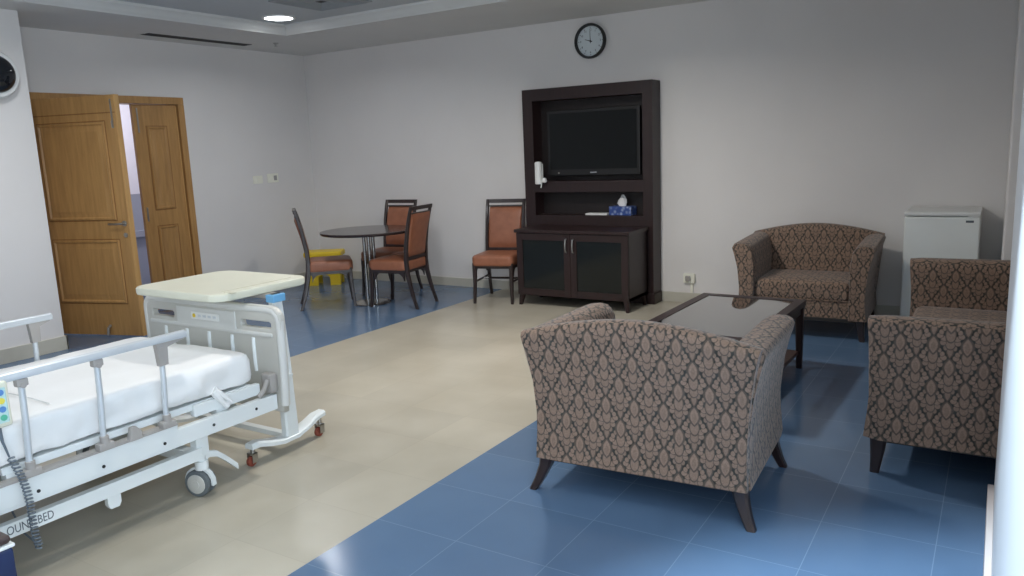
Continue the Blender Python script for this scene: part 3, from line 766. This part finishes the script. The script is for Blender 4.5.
# side rails
def rail(x, xs, y_end, dz=0):
    m = P(); R = []
    y0, y1 = .62, y_end
    prof = [(-.018, -.012), (-.020, 0), (-.015, .013), (.0, .018), (.015, .013), (.020, 0), (.018, -.012), (0, -.016)]
    m.rings([[(x+a, y, .773+dz+b) for a, b in prof] for y in (y0, y1-.004)]+[[(x+a*.8, y1, .773+dz+b*.8) for a, b in prof]])
    m.build('rail_bar', M['alu'], bed)
    for y in (.80, 1.07, 1.345, 1.625, 1.90):
        if y > y_end-.05: continue
        m = P(); m.tube([(x, y, .752+dz), (x, y-.004, .60), (x, y-.014, .43)], .0115, 12); m.build('rail_post', M['alu'], bed)
        last = abs(y-1.90) < .01
        m = P()
        if last: m.prism([(y-.026, .762+dz), (y_end-.012, .762+dz), (y_end-.016, .756+dz), (y+.024, .738+dz), (y+.020, .665), (y-.018, .662), (y-.022, .72)], x-.013, x+.013, 'x'); m.disc((x+xs*.012-.003, y-.004, .732), .010, .008, 'x', 12)
        else: m.box(x-.015, x+.015, y-.021, y+.021, .730+dz, .760+dz, .006); m.disc((x+xs*.015-.004, y, .735+dz), .010, .008, 'x', 12)
        m.build('rail_joint', M['greyplastic'], bed)
        m = P(); m.box(x-.018, x+.022, y-.045, y+.020, .392, .425, .008); m.tube([(x+xs*.006, y-.013, .41), (x+xs*.006, y-.014, .45)], .017, 10); m.build('rail_foot', M['greyplastic'], bed)
rail(-2.945, 1, 2.02); rail(-3.955, -1, 1.99)
m = P(); m.path([(-2.948, 1.74, .39), (-2.948, 1.745, .42), (-2.948, 1.735, .445)], [(.03, .06), (.028, .05), (.02, .024)]); m.build('release_latch', M['greyplastic'], bed)
for xa in (XN-.035, XF-.01):
    m = P(); m.box(xa, xa+.045, YH, 1.94, .386, .396, .002); m.build('rail_base', M['greyplastic'], bed)

# mattress in a white sheet
t = thing('mattress', 'white-sheeted mattress with a crease lying on the hospital bed', 'mattress', (-3.45, 1.3, .437))
mo = (-3.45, 1.3, .437)
m = MB(mo); R = []
x0, x1, y0, y1 = -3.895, -2.995, .28, 2.40
NX = 40; NY = 70
def shape(s, lvl):
    pass
levels = [(.0, -.006), (.006, .0), (.03, .004), (.07, .004), (.115, .001), (.140, -.008), (.152, -.020)]
for dz, off in levels:
    ring = []
    for (x, y) in outline_rrect(x0-off, x1+off, y0-off, y1+off, .06, 6):
        pass
    n = 220; o_ = outline_rrect(x0-off, x1+off, y0-off, y1+off, .05, 6)
    # resample evenly
    L = [0]
    for i in range(len(o_)): L.append(L[-1]+math.dist(o_[i], o_[(i+1) % len(o_)]))
    for k in range(n):
        d = L[-1]*k/n; i = max(j for j in range(len(o_)) if L[j] <= d+1e-9)
        f = (d-L[i])/max(1e-9, L[i+1]-L[i]); a, b = o_[i], o_[(i+1) % len(o_)]
        x, y = a[0]+(b[0]-a[0])*f, a[1]+(b[1]-a[1])*f
        w = .022*noise.noise(Vector((x*5, y*5, dz*9)))+.014*noise.noise(Vector((x*15, y*18, dz*14)))
        cx, cy = (x+3.445), (y-1.3)
        nx = 1 if x > x1-.03 else -1 if x < x0+.03 else 0
        zz = .437+dz
        if dz < .05: zz += 0 if False else .012*noise.noise(Vector((x*4, y*7, 3))) + (.012 if y > 1.2 else 0)
        ring.append((x+nx*w, y+(w if nx == 0 else 0), max(.439, zz)))
    R.append(ring)
# top inset rings
for q in (.92, .7, .4, .1):
    pr = R[len(levels)-1]
    ring = []
    for (x, y, z) in pr:
        X_, Y_ = -3.445+(x+3.445)*q, 1.32+(y-1.32)*(1-(1-q)*.55)
        zz = .437+.156+.004*noise.noise(Vector((X_*4, Y_*3, 1)))
        zz -= .006*math.exp(-((Y_-1.52)/.02)**2)
        ring.append((X_, Y_, zz))
    R.append(ring)
m.rings(R); m.build('sheet', M['sheet'], t, smooth=80)
m = MB(mo); pp = [(-2.985, 2.16, .465), (-2.975, 2.17, .44), (-2.972, 2.19, .41), (-2.97, 2.215, .385)]
m.tube(pp, [.02, .016, .011, .016], 8); m.tube([(-2.985, 2.16, .47), (-2.968, 2.20, .435), (-2.965, 2.235, .395)], [.018, .012, .008], 8); m.build('sheet_tie', M['sheet'], t)
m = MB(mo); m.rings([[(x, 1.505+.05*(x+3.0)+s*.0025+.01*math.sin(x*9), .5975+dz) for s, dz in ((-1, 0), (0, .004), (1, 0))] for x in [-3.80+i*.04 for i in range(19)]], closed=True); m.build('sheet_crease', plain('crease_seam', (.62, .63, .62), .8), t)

# bed handset and coiled cable
t = thing('bed_handset', 'cream hand control with coloured buttons hanging on the near bed rail', 'remote control', (-2.915, 1.215, .61))
ho = (-2.915, 1.235, .61)
m = MB(ho); m.box(-2.926, -2.902, 1.165, 1.303, .612, .775, .010, 3); m.build('casing', M['cream'], t)
m = MB(ho); m.tube([(-2.912, 1.19, .77), (-2.912, 1.195, .81), (-2.935, 1.20, .825), (-2.96, 1.20, .80)], .008, 8); m.build('hanging_hook', M['greyplastic'], t)
m = MB(ho); m.box(-2.9025, -2.9005, 1.18, 1.290, .63, .755, .004); k_ = m.build('keypad', plain('pale_blue_keypad', (.50, .68, .66), .4), t)
cols = [plain('blue_key', (.10, .25, .55), .4), plain('yellow_key', (.75, .65, .10), .4), plain('green_key', (.10, .45, .30), .4)]
for r in range(4):
    for q in range(3):
        m = MB(ho); y = 1.197+q*.038; z = .738-r*.030
        m.disc((-2.901, y, z), .011, .004, 'x', 12); m.build('button', cols[(r*2+q) % 3] if r else cols[0], k_)
m = MB(ho); pts = [Vector(p) for p in ((-2.912, 1.255, .612), (-2.912, 1.262, .56), (-2.912, 1.275, .50))]
m.tube(pts, [.010, .005, .0035], 8)
# coil
def spine(f):
    y = 1.275+.055*f; z = .50-.36*f; return Vector((-2.905+.012*math.sin(f*2), y+.012*math.sin(f*5), z))
cp = []; turns = 26; n = turns*9
for i in range(n+1):
    f = i/n; a = 2*PI*turns*f; c_ = spine(f); r = .0115
    cp.append(c_+Vector((math.cos(a)*r, math.sin(a)*r, 0)))
m.tube(cp, .0032, 5)
m.tube([cp[-1], (-2.93, 1.335, .13), (-3.05, 1.34, .15), (-3.15, 1.34, .27)], .0035, 6)
m.build('coiled_cable', M['cablegrey'], t)

# over-bed table bridging the foot of the bed
TO = (-3.48, 2.64, 0)
t = thing('overbed_table', 'cream-topped wheeled overbed table spanning the foot of the hospital bed', 'overbed table', TO)
def Q(): return MB(TO)
def ttop(x0, x1, y0, y1, r, bow):
    o_ = []
    for (x, y) in outline_rrect(x0, x1, y0, y1, r, 8):
        fx = (x-(x0+x1)/2)/((x1-x0)/2); fy = (y-(y0+y1)/2)/((y1-y0)/2)
        o_.append((x+bow*fx*(1-fy*fy), y+bow*.6*fy*(1-fx*fx)))
    return o_
def tring(inset, z): return [(x, y, z) for x, y in ttop(-3.815+inset, -3.128-inset, 2.335+inset, 2.93-inset, .07, .025)]
m = Q(); m.rings([tring(.010, .829), tring(.002, .833), tring(0, .842), tring(0, .862), tring(.004, .868), tring(.014, .870), tring(.03, .867)]); m.build('tabletop', M['cream'], t)
m = Q(); m.box(-3.20, -3.195, 2.42, 2.86, .8665, .8685); m.box(-3.16, -3.10, 2.40, 2.43, .8665, .8705, .002); m.build('top_inlay', plain('inlay_line', (.55, .53, .42), .5), t)
for x, s in ((-3.062, 1), (-3.85, -1)):
    m = Q(); m.path([(x, 2.645, .07), (x, 2.640, .45), (x-.005*s, 2.63, .80)], [(.05, .085), (.045, .075), (.04, .065)]); m.box(x-.018, x+.030*s+.005, 2.60, 2.665, .40, .41); m.build('column', M['bedwhite'], t)
    m = Q(); m.box(x-.028, x+.028, 2.59, 2.67, .79, .829, .004); m.build('column_collar', M['blueplastic'] if s > 0 else M['bedwhite'], t)
    # curved foot
    R = []
    for y, z, w in ((2.385, .105, .028), (2.43, .108, .034), (2.50, .088, .038), (2.58, .072, .040), (2.68, .075, .040), (2.76, .098, .038), (2.82, .122, .034), (2.88, .128, .028)):
        R.append([(x-.01*s+a*w, y, z+b) for a, b in ((-1, -.014), (1, -.014), (1, .004), (.7, .014), (-.7, .014), (-1, .004))])
    m = Q(); m.rings(R); m.build('foot', M['bedwhite'], t)
    for y, zc in ((2.405, .10), (2.86, .118)):
        xx = x-.01*s
        m = Q(); m.tube([(xx, y, zc-.005), (xx, y, .066)], .012, 10); m.box(xx-.022, xx-.017, y-.020, y+.012, .02, .07, .002); m.box(xx+.017, xx+.022, y-.020, y+.012, .02, .07, .002); m.box(xx-.022, xx+.022, y-.020, y+.014, .062, .070, .002)
        cb = m.build('caster', M['steel'], t)
        m = Q(); m.lathe((xx-.011, y-.012, .026), [(.018, 0), (.025, .002), (.026, .005), (.026, .017), (.025, .020), (.018, .022)], 'x', 22); m.build('wheel', M['red'], cb)
m = Q(); m.box(-3.83, -3.08, 2.625, 2.665, .060, .088, .004); m.build('lower_crossbar', M['bedwhite'], t)
m = Q(); m.box(-3.86, -3.05, 2.60, 2.67, .807, .829, .004); m.build('upper_crossbar', M['greyplastic'], t)

# navy seat cut by the lower-left frame corner
t = thing('padded_bench', 'navy vinyl bench with pale piping and dark top at the bottom left corner', 'bench', (-2.66, .70, 0))
MB().box(-.22, .21, -.33, .33, .0, .385, .012).build('base', M['navy'], t)
MB().box(-.223, .213, -.333, .333, .385, .397, .004).build('piping', M['white'], t)
MB().box(-.218, .208, -.328, .328, .397, .425, .012, 3).build('cushion', M['brownvinyl'], t)

# ------------------------------------------------------------------ lights
DL['b'] = downlight(-2.85, 4.45, 'glowing round recessed ceiling light above the coffee area, out of frame')
DL['c'] = downlight(-5.2, 2.6, 'glowing round recessed ceiling light above the bed, out of frame')
DL['d'] = downlight(-2.4, 1.9, 'glowing round recessed ceiling light above the cream strip, out of frame')
DL['e'] = downlight(-3.9, .3, 'glowing round recessed ceiling light behind the bed head, out of frame')
DL['a'].data.energy = 10; DL['a'].data.size = .27; DL['b'].data.energy = 50; DL['c'].data.energy = 20; DL['d'].data.energy = 13; DL['e'].data.energy = 11
for k in DL: DL[k].data.color = (1, .95, .89) if k in 'bd' else (.95, .97, 1)
# spot added to brighten the pillar face
l = bpy.data.lights.new('added_pillar_fill', 'SPOT'); l.energy = 600; l.color = (.72, .88, 1); l.spot_size = math.radians(66); l.spot_blend = .5; l.shadow_soft_size = .05
o = bpy.data.objects.new('added_pillar_fill', l); COL.objects.link(o); o.location = (-.42, 1.3, 2.66)
o.rotation_euler = (Vector((.05, 1.55, .75))-Vector(o.location)).to_track_quat('-Z', 'Y').to_euler()
# daylight through the near window
l = bpy.data.lights.new('window_daylight', 'AREA'); l.shape = 'RECTANGLE'; l.size = 1.9; l.size_y = 1.4; l.energy = 120; l.color = (.80, .90, 1)
o = bpy.data.objects.new('window_daylight', l); COL.objects.link(o); o.location = (XR+.04, -.2, 1.6); o.rotation_euler = (0, math.radians(90), 0)
# corridor lamp
l = bpy.data.lights.new('corridor_lamp', 'AREA'); l.shape = 'DISK'; l.size = .5; l.energy = 30; l.color = (.95, .95, 1)
o = bpy.data.objects.new('corridor_lamp', l); COL.objects.link(o); o.location = (-8.1, 4.9, 2.7)
w = bpy.data.worlds.new('sky'); sc.world = w; w.use_nodes = True
w.node_tree.nodes['Background'].inputs[0].default_value = (.6, .75, 1, 1); w.node_tree.nodes['Background'].inputs[1].default_value = 1.0

# ------------------------------------------------------------------ camera
yaw, pitch, roll, fpx = 0.5619652556, 0.1770968014, -0.0404600346, 779.4886
cy, sy, cp_, sp_ = math.cos(yaw), math.sin(yaw), math.cos(pitch), math.sin(pitch)
fwd = Vector((-sy*cp_, cy*cp_, -sp_)); right = Vector((cy, sy, 0)); up = right.cross(fwd)
r_ = right*math.cos(roll)+up*math.sin(roll); u_ = -right*math.sin(roll)+up*math.cos(roll)
Mx = Matrix((r_, u_, -fwd)).transposed().to_4x4(); Mx.translation = Vector((0, 0, 1.5))
cam = bpy.data.cameras.new('camera'); co = bpy.data.objects.new('camera', cam); COL.objects.link(co)
co.matrix_world = Mx; cam.sensor_width = 36; cam.lens = 36*fpx/1024; cam.clip_start = .02
sc.camera = co
sc.view_settings.view_transform = 'Standard'; sc.view_settings.look = 'None'; sc.view_settings.gamma = 1; sc.view_settings.use_curve_mapping = False
sc.view_settings.exposure = 0.0
sc.cycles.use_denoising = True
sc.cycles.max_bounces = 8; sc.cycles.diffuse_bounces = 5
